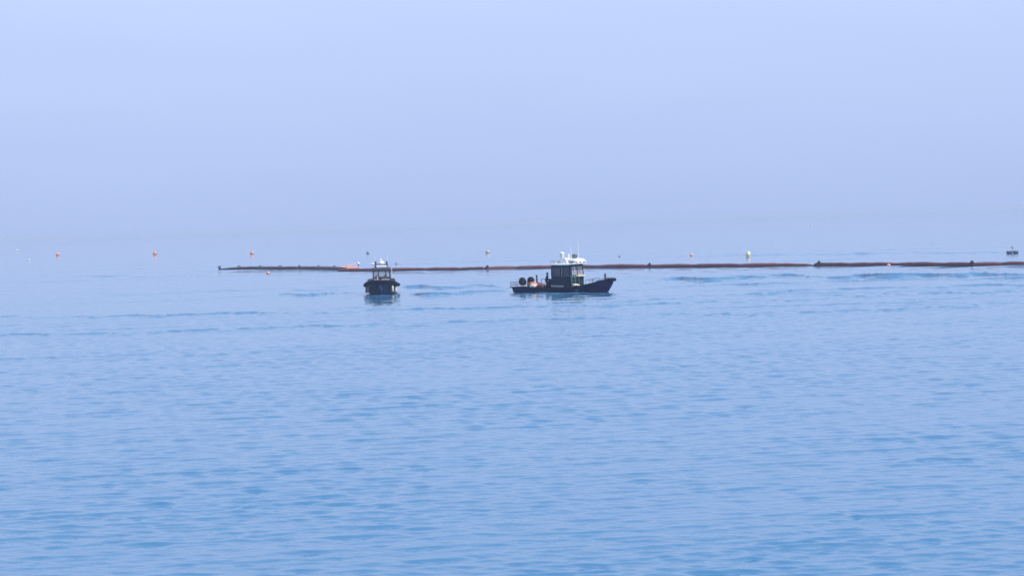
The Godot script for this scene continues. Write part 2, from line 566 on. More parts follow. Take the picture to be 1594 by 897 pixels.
# a crew member standing in dark clothes, weight on both feet, hands low in front as if tending a line; faces +x
func crew(label: String, at: Transform3D) -> void:
	var t := thing("person", label, "person", at.origin, at.basis.get_euler())
	var V := func(x, y, z): return Vector3(x, y, z)
	var body := begin()
	var torso := [[V.call(0, 0.92, 0), V.call(0.02, 1.12, 0), 0.125, 0.13], [V.call(0.02, 1.12, 0.05), V.call(0.05, 1.34, 0.08), 0.11, 0.115], [V.call(0.02, 1.12, -0.05), V.call(0.05, 1.34, -0.08), 0.11, 0.115], [V.call(0.05, 1.40, 0.14), V.call(0.05, 1.40, -0.14), 0.065, 0.065]]
	var legs := []
	var arms := []
	for s in [1.0, -1.0]:
		legs += [[V.call(0, 0.90, 0.09 * s), V.call(0.03, 0.48, 0.12 * s), 0.092, 0.06], [V.call(0.03, 0.48, 0.12 * s), V.call(-0.02, 0.09, 0.13 * s), 0.058, 0.04]]
		arms += [[V.call(0.05, 1.39, 0.19 * s), V.call(0.08, 1.10, 0.27 * s), 0.056, 0.043], [V.call(0.08, 1.10, 0.27 * s), V.call(0.30, 1.00, 0.20 * s), 0.042, 0.03]]
	var feet := []
	for s in [1.0, -1.0]:
		feet.append([V.call(-0.04, 0.05, 0.13 * s), V.call(0.15, 0.035, 0.15 * s), 0.045, 0.035])
	var neck := [[V.call(0.06, 1.42, 0), V.call(0.085, 1.54, 0), 0.055, 0.05]]
	flesh(body, torso + legs + arms + feet + neck, 0.022, 0.03)
	# head with brow, nose, chin and ears
	var head := [[V.call(0.085, 1.66, 0), V.call(0.10, 1.62, 0), 0.092, 0.085], [V.call(0.12, 1.56, 0), V.call(0.145, 1.545, 0), 0.055, 0.038], [V.call(0.175, 1.625, 0), V.call(0.20, 1.595, 0), 0.012, 0.016], [V.call(0.165, 1.655, 0.032), V.call(0.165, 1.655, -0.032), 0.018, 0.018], [V.call(0.085, 1.63, 0.09), V.call(0.085, 1.60, 0.088), 0.016, 0.012], [V.call(0.085, 1.63, -0.09), V.call(0.085, 1.60, -0.088), 0.016, 0.012], [V.call(0.075, 1.53, 0), V.call(0.085, 1.58, 0), 0.05, 0.052]]
	flesh(body, head, 0.011, 0.014)
	for s in [1.0, -1.0]:
		# palm, four bent fingers of different lengths, thumb from the side of the palm
		var w: Vector3 = V.call(0.30, 1.00, 0.20 * s)
		var fx := Vector3(0.88, -0.42, -0.20 * s).normalized()
		var side := Vector3(0.1, 0.35, -1.0 * s).normalized()
		var down := Vector3(-0.2, -1.0, 0)
		var hand := [[w, w + fx * 0.085, 0.024, 0.03], [w + fx * 0.03 + side * 0.02, w + fx * 0.08 + side * 0.025, 0.02, 0.018], [w + fx * 0.03 - side * 0.02, w + fx * 0.08 - side * 0.025, 0.02, 0.018]]
		for k in 4:
			var base: Vector3 = w + fx * 0.088 + side * (0.032 - 0.021 * k)
			var l: float = [0.036, 0.042, 0.039, 0.030][k]
			var mid: Vector3 = base + fx * l + down * l * 0.4
			hand += [[base, mid, 0.0095, 0.0088], [mid, mid + fx * l * 0.35 + down * l * 0.8, 0.0088, 0.0075]]
		var th: Vector3 = w + fx * 0.03 + side * 0.03
		hand += [[th, th + fx * 0.03 + side * 0.035, 0.013, 0.011], [th + fx * 0.03 + side * 0.035, th + fx * 0.06 + side * 0.036 + down * 0.012, 0.011, 0.009]]
		flesh(body, hand, 0.007, 0.006)
	obj("body", body, mat("skin", Color(0.35, 0.19, 0.12), 0.6), t)
	var jacket := begin()
	flesh(jacket, torso + arms + [neck[0].duplicate()].map(func(b): return [b[0], b[0] + Vector3(0.01, 0.05, 0), 0.06, 0.058]), 0.022, 0.03, 0.02)
	obj("jacket", jacket, mat("dark_cloth", Color(0.012, 0.016, 0.03), 0.9), t)
	var trousers := begin()
	flesh(trousers, legs + [torso[0]], 0.022, 0.03, 0.016)
	obj("trousers", trousers, mat("dark_trouser_cloth", Color(0.012, 0.014, 0.022), 0.9), t)
	var boots := begin()
	flesh(boots, feet, 0.015, 0.02, 0.012)
	obj("boots", boots, mat("boot_leather", Color(0.01, 0.01, 0.012), 0.6), t)
	var cap := begin()
	flesh(cap, [[V.call(0.065, 1.68, 0), V.call(0.10, 1.69, 0), 0.093, 0.088], [V.call(0.04, 1.62, 0), V.call(0.04, 1.66, 0), 0.08, 0.09], [V.call(0.16, 1.685, 0.04), V.call(0.16, 1.685, -0.04), 0.02, 0.02]], 0.012, 0.02, 0.006)
	obj("cap", cap, mat("dark_cloth", Color(0.012, 0.016, 0.03), 0.9), t)

# ---------------------------------------------------------------- the two patrol boats

func outboard(parent: Node3D, at: Vector3) -> void:
	var st := begin()
	# cowl: rounded, narrower towards the back
	var rings := []
	for p in [[0.0, 0.20, 0.16], [0.06, 0.38, 0.28], [0.22, 0.46, 0.33], [0.45, 0.45, 0.33], [0.66, 0.38, 0.29], [0.80, 0.25, 0.2], [0.85, 0.07, 0.06]]:
		var r := PackedVector3Array()
		for k in 16:
			var f := TAU * k / 16
			r.append(at + Vector3(cos(f) * p[1] - 0.06 * p[0], p[0], sin(f) * p[2]))
		rings.append(r)
	loft(st, rings, true, true, true)
	var cowl := obj("outboard_engine", st, mat("engine_black", Color(0.012, 0.013, 0.022), 0.4), parent)
	var s2 := begin()
	box(s2, Vector3(0.30, 1.3, 0.16), at + Vector3(-0.05, -0.62, 0))
	box(s2, Vector3(0.5, 0.04, 0.3), at + Vector3(-0.12, -1.05, 0))
	obj("lower_unit", s2, mat("engine_black", Color(0.012, 0.013, 0.022), 0.4), cowl)
	var s3 := begin()
	box(s3, Vector3(0.66, 0.05, 0.66), at + Vector3(-0.03, 0.3, 0), Vector3.ZERO, 0.015)
	obj("cowl_band", s3, mat("engine_grey", Color(0.12, 0.12, 0.15), 0.4), cowl)

func rail(parent: Node3D, called: String, pts: Array, posts: Array, r := 0.022) -> void:
	var st := begin()
	tube(st, pts, r, 8)
	for p in posts:
		tube(st, p, r, 8)
	obj(called, st, mat("dark_rail", Color(0.02, 0.025, 0.045), 0.4), parent)

func big_boat() -> Transform3D:
	var t := thing("patrol_boat", "long navy patrol boat with white gear on its cabin roof, heading right", "boat", Vector3(5.29, 0.0, -197.75), Vector3(0, deg_to_rad(-38), deg_to_rad(-1.0)))
	var navy := mat("navy_hull_paint", Color(0.003, 0.017, 0.100), 0.4, 0.0, 0.1)
	var rubber := mat("black_rubber", Color(0.006, 0.010, 0.035), 0.7)
	var cabin_paint := mat("dark_teal_paint", Color(0.006, 0.028, 0.065), 0.35)
	var white := mat("white_gelcoat", Color(0.82, 0.82, 0.80), 0.35, 0.0, 0.04)
	var cream := mat("cream_paint", Color(0.72, 0.62, 0.52), 0.5, 0.0, 0.06)
	var grey := mat("grey_equipment", Color(0.20, 0.22, 0.25), 0.5)
	var frame := mat("teal_frame", Color(0.10, 0.25, 0.30), 0.5)
	var st8 := refine([[-5.6, 1.42, 0.52, 1.28, 0.02, -0.4], [-3.0, 1.6, 0.54, 1.42, 0.0, -0.45], [0.0, 1.7, 0.50, 1.45, 0.05, -0.5], [2.5, 1.66, 0.68, 1.3, 0.12, -0.5], [4.5, 1.36, 1.0, 0.85, 0.25, -0.45], [5.8, 0.86, 1.36, 0.34, 0.55, -0.12], [6.45, 0.36, 1.54, 0.10, 0.95, 0.62], [6.75, 0.05, 1.60, 0.03, 1.25, 1.1]], 5)
	var s := begin()
	hull(s, st8)
	var h := obj("hull", s, navy, t)
	s = begin()
	deck(s, st8, 0.10)
	obj("deck", s, mat("grey_deck", Color(0.05, 0.06, 0.08), 0.8), t)
	for side in [1.0, -1.0]:
		s = begin()
		tube(s, sheer_points(st8, side, 0.02, -0.03), 0.085, 10)
		obj("rub_rail", s, rubber, t)
	# light lettering strip and the small mark on the starboard side, too far away to read
	s = begin()
	for i in 9:
		box(s, Vector3(0.13, 0.17, 0.02), Vector3(-0.42 + 0.19 * i, 0.72, 1.192), Vector3(0, 0, 0.06), 0.004)
	obj("side_marking", s, mat("pale_marking", Color(0.62, 0.64, 0.68), 0.6), t)
	s = begin()
	box(s, Vector3(0.5, 0.12, 0.02), Vector3(3.05, 0.36, 1.42), Vector3(0.12, 0.16, 0), 0.004)
	obj("bow_marking", s, mat("dim_marking", Color(0.16, 0.17, 0.22), 0.6), h)
	# bow: stem fender with a pale worn pad, bitt post, anchor roller
	s = begin()
	tube(s, [Vector3(6.6, 1.42, 0.36), Vector3(6.84, 1.45, 0.17), Vector3(6.9, 1.46, 0), Vector3(6.84, 1.45, -0.17), Vector3(6.6, 1.42, -0.36)], 0.18, 12)
	obj("bow_fender", s, rubber, t)
	s = begin()
	box(s, Vector3(0.62, 0.10, 0.46), Vector3(6.25, 1.58, 0.05), Vector3(0, 0, 0.12))
	box(s, Vector3(0.22, 0.16, 0.12), Vector3(6.6, 1.66, 0.12))
	obj("anchor_plate", s, mat("galvanised_steel", Color(0.45, 0.45, 0.43), 0.5), t)
	s = begin()
	tube(s, [Vector3(5.75, 1.1, 0), Vector3(5.72, 2.1, 0)], [0.09, 0.075], 10)
	box(s, Vector3(0.10, 0.07, 0.42), Vector3(5.73, 1.86, 0))
	obj("bow_post", s, rubber, t)
	# fore rails, port and starboard, each in two hoops
	for side in [1.0, -1.0]:
		rail(t, "fore_rail", [Vector3(4.15, 0.85, 1.42 * side), Vector3(4.2, 1.38, 1.38 * side), Vector3(4.5, 1.46, 1.3 * side), Vector3(5.4, 1.62, 1.0 * side), Vector3(5.66, 1.60, 0.9 * side), Vector3(5.72, 1.15, 0.88 * side)], [[Vector3(4.95, 1.0, 1.18 * side), Vector3(4.95, 1.54, 1.16 * side)]], 0.028)
		rail(t, "fore_rail", [Vector3(2.55, 0.62, 1.6 * side), Vector3(2.6, 1.18, 1.58 * side), Vector3(3.4, 1.26, 1.5 * side), Vector3(3.62, 1.2, 1.47 * side), Vector3(3.68, 0.8, 1.46 * side)], [], 0.025)
	s = begin()
	box(s, Vector3(0.5, 0.28, 0.5), Vector3(5.0, 1.12, 0.0))
	tube(s, [Vector3(5.0, 1.3, 0.22), Vector3(5.0, 1.3, -0.22)], 0.12, 12)
	obj("anchor_winch", s, grey, t)
	# cabin: four walls with window openings, so that one looks through from pane to pane
	var x0 := -0.49
	var x1 := 2.05
	var hw := 1.15
	s = begin()
	for side in [1.0, -1.0]:
		box(s, Vector3(2.46, 1.22, 0.08), Vector3(0.78, 1.09, hw * side))
		box(s, Vector3(2.46, 0.20, 0.08), Vector3(0.78, 2.86, hw * side))
		for p in [[-0.40, 0.18], [0.78, 0.14], [1.08, 0.14], [1.96, 0.14]]:
			box(s, Vector3(p[1], 1.08, 0.08), Vector3(p[0], 2.23, hw * side))
	box(s, Vector3(0.08, 2.46, 0.72), Vector3(x0, 1.72, 0.75))
	box(s, Vector3(0.08, 2.46, 0.72), Vector3(x0, 1.72, -0.75))
	box(s, Vector3(0.08, 0.40, 0.80), Vector3(x0, 2.75, 0))
	obj("cabin_wall", s, cabin_paint, t)
	for side in [1.0, -1.0]:
		for p in [[0.20, 1.06], [1.52, 0.78]]:
			s = begin()
			box(s, Vector3(p[1], 1.0, 0.02), Vector3(p[0], 2.23, (hw + 0.005) * side), Vector3.ZERO, 0.004)
			obj("side_window", s, glass("tinted_glass", Color(0.02, 0.04, 0.07), 0.72), t)
		s = begin()
		box(s, Vector3(0.17, 1.0, 0.02), Vector3(0.93, 2.23, (hw + 0.005) * side), Vector3.ZERO, 0.004)
		obj("narrow_window", s, glass("clear_glass", Color(0.5, 0.55, 0.6), 0.12), t)
	s = begin()
	box(s, Vector3(0.05, 2.0, 0.72), Vector3(x0 - 0.03, 1.5, 0))
	obj("cabin_door", s, mat("door_paint", Color(0.015, 0.03, 0.05), 0.4), t)
	# front: windscreen in two panes, white sill, lower opening between pale posts, sloping cream coaming
	s = begin()
	for z in [1.06, 0.0, -1.06]:
		tube(s, [Vector3(x1 + 0.10, 1.92, z), Vector3(x1 - 0.02, 2.86, z)], 0.055, 6)
	box(s, Vector3(0.10, 0.16, 2.3), Vector3(x1 - 0.02, 2.90, 0))
	obj("windscreen_frame", s, cabin_paint, t)
	for z in [0.53, -0.53]:
		s = begin()
		box(s, Vector3(0.02, 0.96, 0.96), Vector3(x1 + 0.04, 2.38, z), Vector3(0, 0, 0.125), 0.004)
		obj("windscreen_pane", s, glass("hazy_glass", Color(0.55, 0.56, 0.6), 0.3), t)
	s = begin()
	box(s, Vector3(0.34, 0.17, 1.35), Vector3(x1 + 0.16, 1.80, -0.45))
	obj("windscreen_sill", s, cream, t)
	s = begin()
	box(s, Vector3(0.06, 1.1, 2.24), Vector3(x1 + 0.02, 1.18, 0))
	obj("front_wall", s, mat("dark_green_paint", Color(0.02, 0.045, 0.045), 0.5), t)
	s = begin()
	for p in [[1.08, 0.0], [0.45, 0.0], [-0.25, 0.05], [-1.06, 0.0]]:
		tube(s, [Vector3(x1 + 0.12, 0.72, p[0]), Vector3(x1 + 0.10, 1.72, p[0] + p[1])], 0.045, 6)
	box(s, Vector3(0.09, 0.09, 2.2), Vector3(x1 + 0.11, 1.70, 0), Vector3.ZERO, 0.01)
	obj("front_post", s, frame, t)
	s = begin()
	box(s, Vector3(0.8, 0.28, 0.8), Vector3(x1 + 0.50, 0.72, 0.62), Vector3(0, 0, -0.30))
	obj("deck_hatch", s, cream, t)
	# roof: cambered white slab with a forward visor
	s = begin()
	var rr := []
	for p in [[-0.72, 2.98, 1.10, 0.10], [-0.45, 2.95, 1.26, 0.16], [0.8, 2.94, 1.30, 0.19], [1.8, 2.97, 1.28, 0.17], [2.35, 3.06, 1.18, 0.12], [2.62, 3.10, 1.0, 0.05]]:
		rr.append(PackedVector3Array([Vector3(p[0], p[1], p[2]), Vector3(p[0], p[1] + p[3] * 0.7, p[2]), Vector3(p[0], p[1] + p[3], p[2] * 0.8), Vector3(p[0], p[1] + p[3] + 0.03, 0), Vector3(p[0], p[1] + p[3], -p[2] * 0.8), Vector3(p[0], p[1] + p[3] * 0.7, -p[2]), Vector3(p[0], p[1], -p[2])]))
	loft(s, rr, true, true, true, false)
	obj("roof", s, white, t)
	s = begin()
	box(s, Vector3(0.55, 0.32, 0.5), Vector3(-0.22, 3.22, 0.75))
	obj("roof_locker", s, white, t)
	s = begin()
	lathe(s, [Vector2(0.23, 0), Vector2(0.23, 1.0), Vector2(0.25, 1.03), Vector2(0.25, 1.14), Vector2(0.18, 1.21), Vector2(0.0, 1.22)], Vector3(0.55, 3.12, 0.55), 18)
	obj("roof_column", s, white, t)
	s = begin()
	slab(s, [Vector2(0.78, 3.12), Vector2(1.5, 3.12), Vector2(1.32, 3.35), Vector2(1.08, 3.70), Vector2(0.86, 3.72)], 0.30, 0.78)
	obj("life_raft_cradle", s, white, t)
	s = begin()
	slab(s, [Vector2(1.35, 3.12), Vector2(2.0, 3.50), Vector2(1.92, 3.64), Vector2(1.1, 3.16)], -0.25, 0.18)
	obj("mast_brace", s, mat("pale_grey_paint", Color(0.62, 0.63, 0.64), 0.5), t)
	# radar platform raised over the front of the roof
	s = begin()
	rr = []
	for p in [[0.95, 3.46, 0.75, 0.12], [1.3, 3.38, 0.92, 0.26], [2.1, 3.33, 0.95, 0.30], [2.5, 3.24, 0.8, 0.16]]:
		rr.append(PackedVector3Array([Vector3(p[0], p[1], p[2] - 0.35), Vector3(p[0], p[1] + p[3] * 0.7, p[2] - 0.35), Vector3(p[0], p[1] + p[3], p[2] * 0.7 - 0.35), Vector3(p[0], p[1] + p[3], -p[2] * 0.7 - 0.35), Vector3(p[0], p[1] + p[3] * 0.7, -p[2] - 0.35), Vector3(p[0], p[1], -p[2] - 0.35)]))
	loft(s, rr, true, true, true, false)
	for p in [Vector3(1.3, 3.1, 0.3), Vector3(1.3, 3.1, -1.0), Vector3(2.2, 3.1, 0.3), Vector3(2.2, 3.1, -1.0)]:
		tube(s, [p, p + Vector3(0, 0.32, 0)], 0.05, 8)
	obj("radar_platform", s, white, t)
	s = begin()
	tube(s, [Vector3(1.18, 3.45, 0.25), Vector3(1.16, 4.16, 0.25)], 0.13, 12)
	obj("lamp_post", s, white, t)
	s = begin()
	box(s, Vector3(0.42, 0.46, 0.42), Vector3(1.66, 3.88, -0.15), Vector3(0, 0.3, 0), 0.05)
	tube(s, [Vector3(1.66, 3.55, -0.15), Vector3(1.66, 3.70, -0.15)], 0.08, 10)
	tube(s, [Vector3(1.84, 3.92, -0.2), Vector3(1.98, 3.93, -0.24)], 0.13, 14)
	obj("camera_turret", s, grey, t)
	for p in [[Vector3(1.1, 3.12, -0.35), 1.75], [Vector3(1.75, 3.4, -0.75), 2.1]]:
		s = begin()
		tube(s, [p[0], p[0] + Vector3(0, p[1] * 0.4, 0), p[0] + Vector3(-0.04, p[1], 0)], [0.045, 0.035, 0.025], 6)
		obj("whip_antenna", s, white, t)
	s = begin()
	lathe(s, [Vector2(0.26, 0), Vector2(0.27, 0.10), Vector2(0.22, 0.20), Vector2(0.10, 0.26), Vector2(0.0, 0.27)], Vector3(-0.05, 3.14, -0.55), 18)
	obj("radome", s, white, t)
	s = begin()
	lathe(s, [Vector2(0.05, -0.45), Vector2(0.19, -0.42), Vector2(0.19, 0.42), Vector2(0.05, 0.45)], Vector3(0.15, 3.33, 0.0), 16, Vector3(0, 0, 1))
	obj("raft_canister", s, white, t)
	rail(t, "roof_rail", [Vector3(-0.5, 3.1, 1.2), Vector3(-0.5, 3.36, 1.2), Vector3(0.3, 3.38, 1.22)], [[Vector3(0.3, 3.1, 1.22), Vector3(0.3, 3.38, 1.22)]], 0.02)
	for z in [0.9, 0.0, -0.9]:
		s = begin()
		box(s, Vector3(0.14, 0.12, 0.2), Vector3(2.56, 3.26, z * 0.8), Vector3.ZERO, 0.03)
		obj("flood_light", s, grey, t)
	for z in [0.55, -0.5]:
		s = begin()
		tube(s, [Vector3(2.20, 1.98, z), Vector3(2.14, 2.5, z + 0.2)], 0.014, 5)
		obj("wiper", s, rubber, t)
	for x in [-2.4, -1.9]:
		s = begin()
		tube(s, [Vector3(x, 0.5, -0.9), Vector3(x, 1.35, -0.95), Vector3(x, 1.42, 0.0), Vector3(x, 1.35, 0.35), Vector3(x, 0.5, 0.4)], 0.03, 8)
		obj("aft_hoop", s, rubber, t)
	s = begin()
	lathe(s, [Vector2(0.34, -0.3), Vector2(0.34, -0.26), Vector2(0.22, -0.25), Vector2(0.22, 0.25), Vector2(0.34, 0.26), Vector2(0.34, 0.3)], Vector3(-1.75, 0.85, -0.35), 16, Vector3(0, 0, 1))
	obj("hose_reel", s, cabin_paint, t)
	for x in [-2.2, 0.9, 3.1]:
		s = begin()
		box(s, Vector3(0.22, 0.05, 0.05), Vector3(x, 0.62 if x < 2 else 0.86, 1.60 if x < 2 else 1.5), Vector3.ZERO, 0.01)
		tube(s, [Vector3(x, 0.52 if x < 2 else 0.74, 1.60 if x < 2 else 1.5), Vector3(x, 0.62 if x < 2 else 0.86, 1.60 if x < 2 else 1.5)], 0.03, 6)
		obj("deck_cleat", s, grey, t)
	# aft: engines in the well, stern platform with its rail, tow post
	outboard(t, Vector3(-4.75, 0.72, 0.62))
	outboard(t, Vector3(-4.55, 0.74, -0.62))
	s = begin()
	box(s, Vector3(0.65, 0.08, 2.6), Vector3(-5.75, 0.50, 0))
	obj("stern_platform", s, mat("grey_deck", Color(0.05, 0.06, 0.08), 0.8), t)
	s = begin()
	box(s, Vector3(0.7, 0.10, 0.30), Vector3(-4.1, 0.66, 1.2))
	obj("transom_step", s, mat("pale_grey_paint", Color(0.62, 0.63, 0.64), 0.5), t)
	rail(t, "stern_rail", [Vector3(-4.9, 0.52, 1.36), Vector3(-4.92, 0.98, 1.34), Vector3(-5.95, 1.02, 1.25), Vector3(-5.98, 1.02, -1.25), Vector3(-4.92, 1.0, -1.34)], [[Vector3(-5.92, 0.52, 1.22), Vector3(-5.95, 1.02, 1.24)], [Vector3(-5.92, 0.52, -1.22), Vector3(-5.95, 1.02, -1.24)], [Vector3(-5.94, 0.76, 1.23), Vector3(-5.94, 0.76, -1.23)], [Vector3(-5.94, 0.77, 1.23), Vector3(-4.92, 0.75, 1.34)], [Vector3(-4.92, 0.98, -1.34), Vector3(-4.9, 0.52, -1.34)]], 0.024)
	s = begin()
	tube(s, [Vector3(-3.05, 0.4, 0.25), Vector3(-3.12, 1.72, 0.25)], [0.095, 0.075], 10)
	lathe(s, [Vector2(0.12, 0), Vector2(0.12, 0.07), Vector2(0.05, 0.1)], Vector3(-3.12, 1.70, 0.25), 12)
	obj("tow_post", s, rubber, t)
	s = begin()
	box(s, Vector3(0.8, 0.55, 1.5), Vector3(-1.15, 0.72, -0.1))
	obj("aft_locker", s, cabin_paint, t)
	s = begin()
	box(s, Vector3(0.42, 0.95, 0.5), Vector3(-0.78, 0.95, 0.72), Vector3.ZERO, 0.06)
	obj("equipment_cabinet", s, rubber, t)
	return t.transform

func small_boat() -> void:
	var t := thing("patrol_boat", "small dark patrol boat seen bow-on, with a thick black fender rim", "boat", Vector3(-14.75, 0, -209.5), Vector3(0, deg_to_rad(-88), 0))
	var navy := mat("blue_hull_paint", Color(0.005, 0.020, 0.072), 0.45, 0.0, 0.1)
	var rubber := mat("black_rubber", Color(0.006, 0.010, 0.035), 0.7)
	var dark := mat("wheelhouse_grey", Color(0.075, 0.075, 0.115), 0.5)
	var pale := mat("pale_grey_paint", Color(0.62, 0.63, 0.64), 0.5)
	var white := mat("white_gelcoat", Color(0.82, 0.82, 0.80), 0.35, 0.0, 0.04)
	var stn := refine([[-5.2, 1.62, 0.85, 1.42, 0.1, -0.4], [-3.0, 1.72, 0.94, 1.46, 0.08, -0.45], [0.0, 1.76, 1.03, 1.46, 0.08, -0.5], [2.2, 1.72, 1.14, 1.34, 0.10, -0.5], [3.6, 1.47, 1.36, 1.0, 0.14, -0.45], [4.6, 1.0, 1.52, 0.55, 0.24, -0.3], [5.1, 0.55, 1.58, 0.35, 0.34, -0.05], [5.3, 0.05, 1.60, 0.03, 0.5, 0.2]], 5)
	var s := begin()
	hull(s, stn)
	var hl := obj("hull", s, navy, t)
	s = begin()
	deck(s, stn, 0.12)
	obj("deck", s, mat("grey_deck", Color(0.05, 0.06, 0.08), 0.8), t)
	s = begin()
	var rim := []
	for p in sheer_points(stn, 1.0, 0.10, -0.06):
		rim.append(p)
	rim[rim.size() - 1] += Vector3(0.08, 0, 0)
	var other := sheer_points(stn, -1.0, 0.10, -0.06)
	other[other.size() - 1] += Vector3(0.08, 0, 0)
	other.reverse()
	tube(s, rim + other, 0.19, 12)
	obj("fender_rim", s, rubber, t)
	# pale panels on the flanks, a bow shackle
	for side in [1.0, -1.0]:
		s = begin()
		box(s, Vector3(1.2, 0.62, 0.02), Vector3(2.55, 0.55, 1.62 * side), Vector3(0.10 * side, 0.10 * side, 0), 0.006)
		obj("side_panel", s, mat("flank_grey_blue", Color(0.30, 0.34, 0.40), 0.5), t)
	s = begin()
	lathe(s, [Vector2(0.10, 0), Vector2(0.12, 0.02), Vector2(0.10, 0.05), Vector2(0.03, 0.06)], Vector3(5.24, 0.72, -0.05), 14, Vector3(1, 0, 0))
	obj("bow_eye", s, mat("bow_eye_steel", Color(0.05, 0.07, 0.12), 0.6), hl)
	# wheelhouse: pillars and low walls round open windows
	var xa := -1.3
	var xb := 1.1
	s = begin()
	box(s, Vector3(2.4, 0.85, 0.07), Vector3(-0.1, 1.38, 0.98))
	box(s, Vector3(2.4, 0.85, 0.07), Vector3(-0.1, 1.38, -0.98))
	box(s, Vector3(0.07, 0.22, 1.9), Vector3(xb, 1.86, 0))
	box(s, Vector3(0.07, 0.30, 1.9), Vector3(xb, 1.28, 0))
	box(s, Vector3(0.07, 0.5, 1.9), Vector3(xa, 1.35, 0))
	obj("wheelhouse_wall", s, dark, t)
	s = begin()
	box(s, Vector3(0.10, 0.16, 1.75), Vector3(xb + 0.05, 1.60, -0.05))
	obj("dash_ledge", s, pale, t)
	for p in [[xb, 0.93], [xb, 0.35], [xb, -0.52], [xb, -0.93], [xa, 0.95], [xa, -0.95]]:
		s = begin()
		tube(s, [Vector3(p[0], 1.7, p[1]), Vector3(p[0] - 0.12 * signf(p[0]), 2.62, p[1] * 0.97)], 0.055, 8)
		obj("pillar", s, dark, t)
	for z in [[0.64, 0.5], [-0.085, 0.8], [-0.73, 0.34]]:
		s = begin()
		box(s, Vector3(0.015, 0.62, z[1]), Vector3(xb - 0.06, 2.28, z[0]), Vector3(0, 0, 0.13), 0.003)
		obj("front_window", s, glass("hazy_glass", Color(0.55, 0.56, 0.6), 0.3), t)
	# seats and the helmsman's console seen through the panes
	for z in [0.5, -0.45]:
		s = begin()
		box(s, Vector3(0.14, 0.75, 0.5), Vector3(-0.35, 1.75, z), Vector3(0, 0, 0.08), 0.05)
		box(s, Vector3(0.5, 0.14, 0.5), Vector3(-0.1, 1.38, z), Vector3.ZERO, 0.05)
		obj("seat", s, mat("seat_black", Color(0.015, 0.015, 0.025), 0.8), t)
	s = begin()
	box(s, Vector3(0.4, 0.55, 1.7), Vector3(0.75, 1.60, 0))
	obj("console", s, mat("seat_black", Color(0.015, 0.015, 0.025), 0.8), t)
	s = begin()
	box(s, Vector3(3.0, 0.34, 2.08), Vector3(-0.1, 2.80, 0), Vector3.ZERO, 0.07)
	obj("roof", s, dark, t)
	s = begin()
	box(s, Vector3(0.03, 0.05, 1.5), Vector3(1.41, 2.84, 0), Vector3.ZERO, 0.006)
	obj("roof_trim", s, mat("trim_grey", Color(0.14, 0.14, 0.18), 0.5), t)
	s = begin()
	for z in [0.62, -0.62]:
		tube(s, [Vector3(0.1, 2.95, z * 1.08), Vector3(0.0, 3.68, z)], [0.12, 0.10], 8)
	tube(s, [Vector3(0.02, 3.34, 0.62), Vector3(0.02, 3.34, -0.62)], 0.05, 8)
	obj("radar_arch", s, dark, t)
	s = begin()
	box(s, Vector3(0.7, 0.12, 1.25), Vector3(0.35, 3.08, -0.06), Vector3.ZERO, 0.04)
	obj("radar_scanner", s, white, t)
	s = begin()
	lathe(s, [Vector2(0.30, 0), Vector2(0.31, 0.12), Vector2(0.26, 0.24), Vector2(0.12, 0.31), Vector2(0.0, 0.33)], Vector3(0.0, 3.39, -0.05), 18)
	obj("radome", s, white, t)
	s = begin()
	lathe(s, [Vector2(0.09, 0), Vector2(0.09, 0.22), Vector2(0.04, 0.26)], Vector3(0.0, 3.72, 0.05), 12)
	obj("masthead_light", s, white, t)
	s = begin()
	box(s, Vector3(0.3, 0.2, 0.36), Vector3(0.1, 3.42, 0.98), Vector3.ZERO, 0.05)
	tube(s, [Vector3(0.1, 2.95, 0.95), Vector3(0.1, 3.34, 0.98)], 0.03, 8)
	obj("searchlight", s, white, t)
	s = begin()
	tube(s, [Vector3(-1.0, 1.2, -1.08), Vector3(-1.0, 3.0, -1.14)], [0.05, 0.035], 8)
	obj("antenna_post", s, white, t)
	s = begin()
	tube(s, [Vector3(1.28, 1.15, 0.52), Vector3(1.2, 2.0, 0.42)], 0.06, 8)
	obj("hand_rail", s, pale, t)
	for z in [1.25, -1.28]:
		s = begin()
		box(s, Vector3(0.8, 0.75, 0.46), Vector3(0.9, 1.36, z), Vector3.ZERO, 0.08)
		obj("deck_box", s, dark, t)
	for z in [1.0, -1.0]:
		rail(t, "bow_rail", [Vector3(1.9, 1.1, 1.62 * z), Vector3(1.95, 1.62, 1.58 * z), Vector3(3.2, 1.74, 1.42 * z), Vector3(4.3, 1.86, 1.0 * z), Vector3(4.5, 1.4, 0.95 * z)], [[Vector3(3.2, 1.3, 1.44 * z), Vector3(3.2, 1.74, 1.42 * z)]], 0.025)
	s = begin()
	box(s, Vector3(0.9, 0.22, 0.8), Vector3(2.6, 1.28, 0.1), Vector3(0, 0, 0.05), 0.05)
	obj("fore_hatch", s, pale, t)
	s = begin()
	tube(s, [Vector3(4.35, 1.3, 0.0), Vector3(4.33, 1.95, 0.0)], [0.08, 0.065], 10)
	box(s, Vector3(0.08, 0.06, 0.36), Vector3(4.34, 1.78, 0))
	obj("bow_post", s, rubber, t)
	for z in [0.36, -0.42]:
		s = begin()
		box(s, Vector3(0.16, 0.16, 0.2), Vector3(1.25, 3.04, z), Vector3.ZERO, 0.03)
		obj("flood_light", s, pale, t)
	for p in [Vector3(-0.4, 2.95, 0.75), Vector3(-0.6, 2.95, -0.7)]:
		s = begin()
		tube(s, [p, p + Vector3(-0.1, 1.6, 0)], [0.03, 0.018], 6)
		obj("whip_antenna", s, white, t)
	outboard(t, Vector3(-5.6, 0.75, 0.5))
	outboard(t, Vector3(-5.6, 0.75, -0.5))
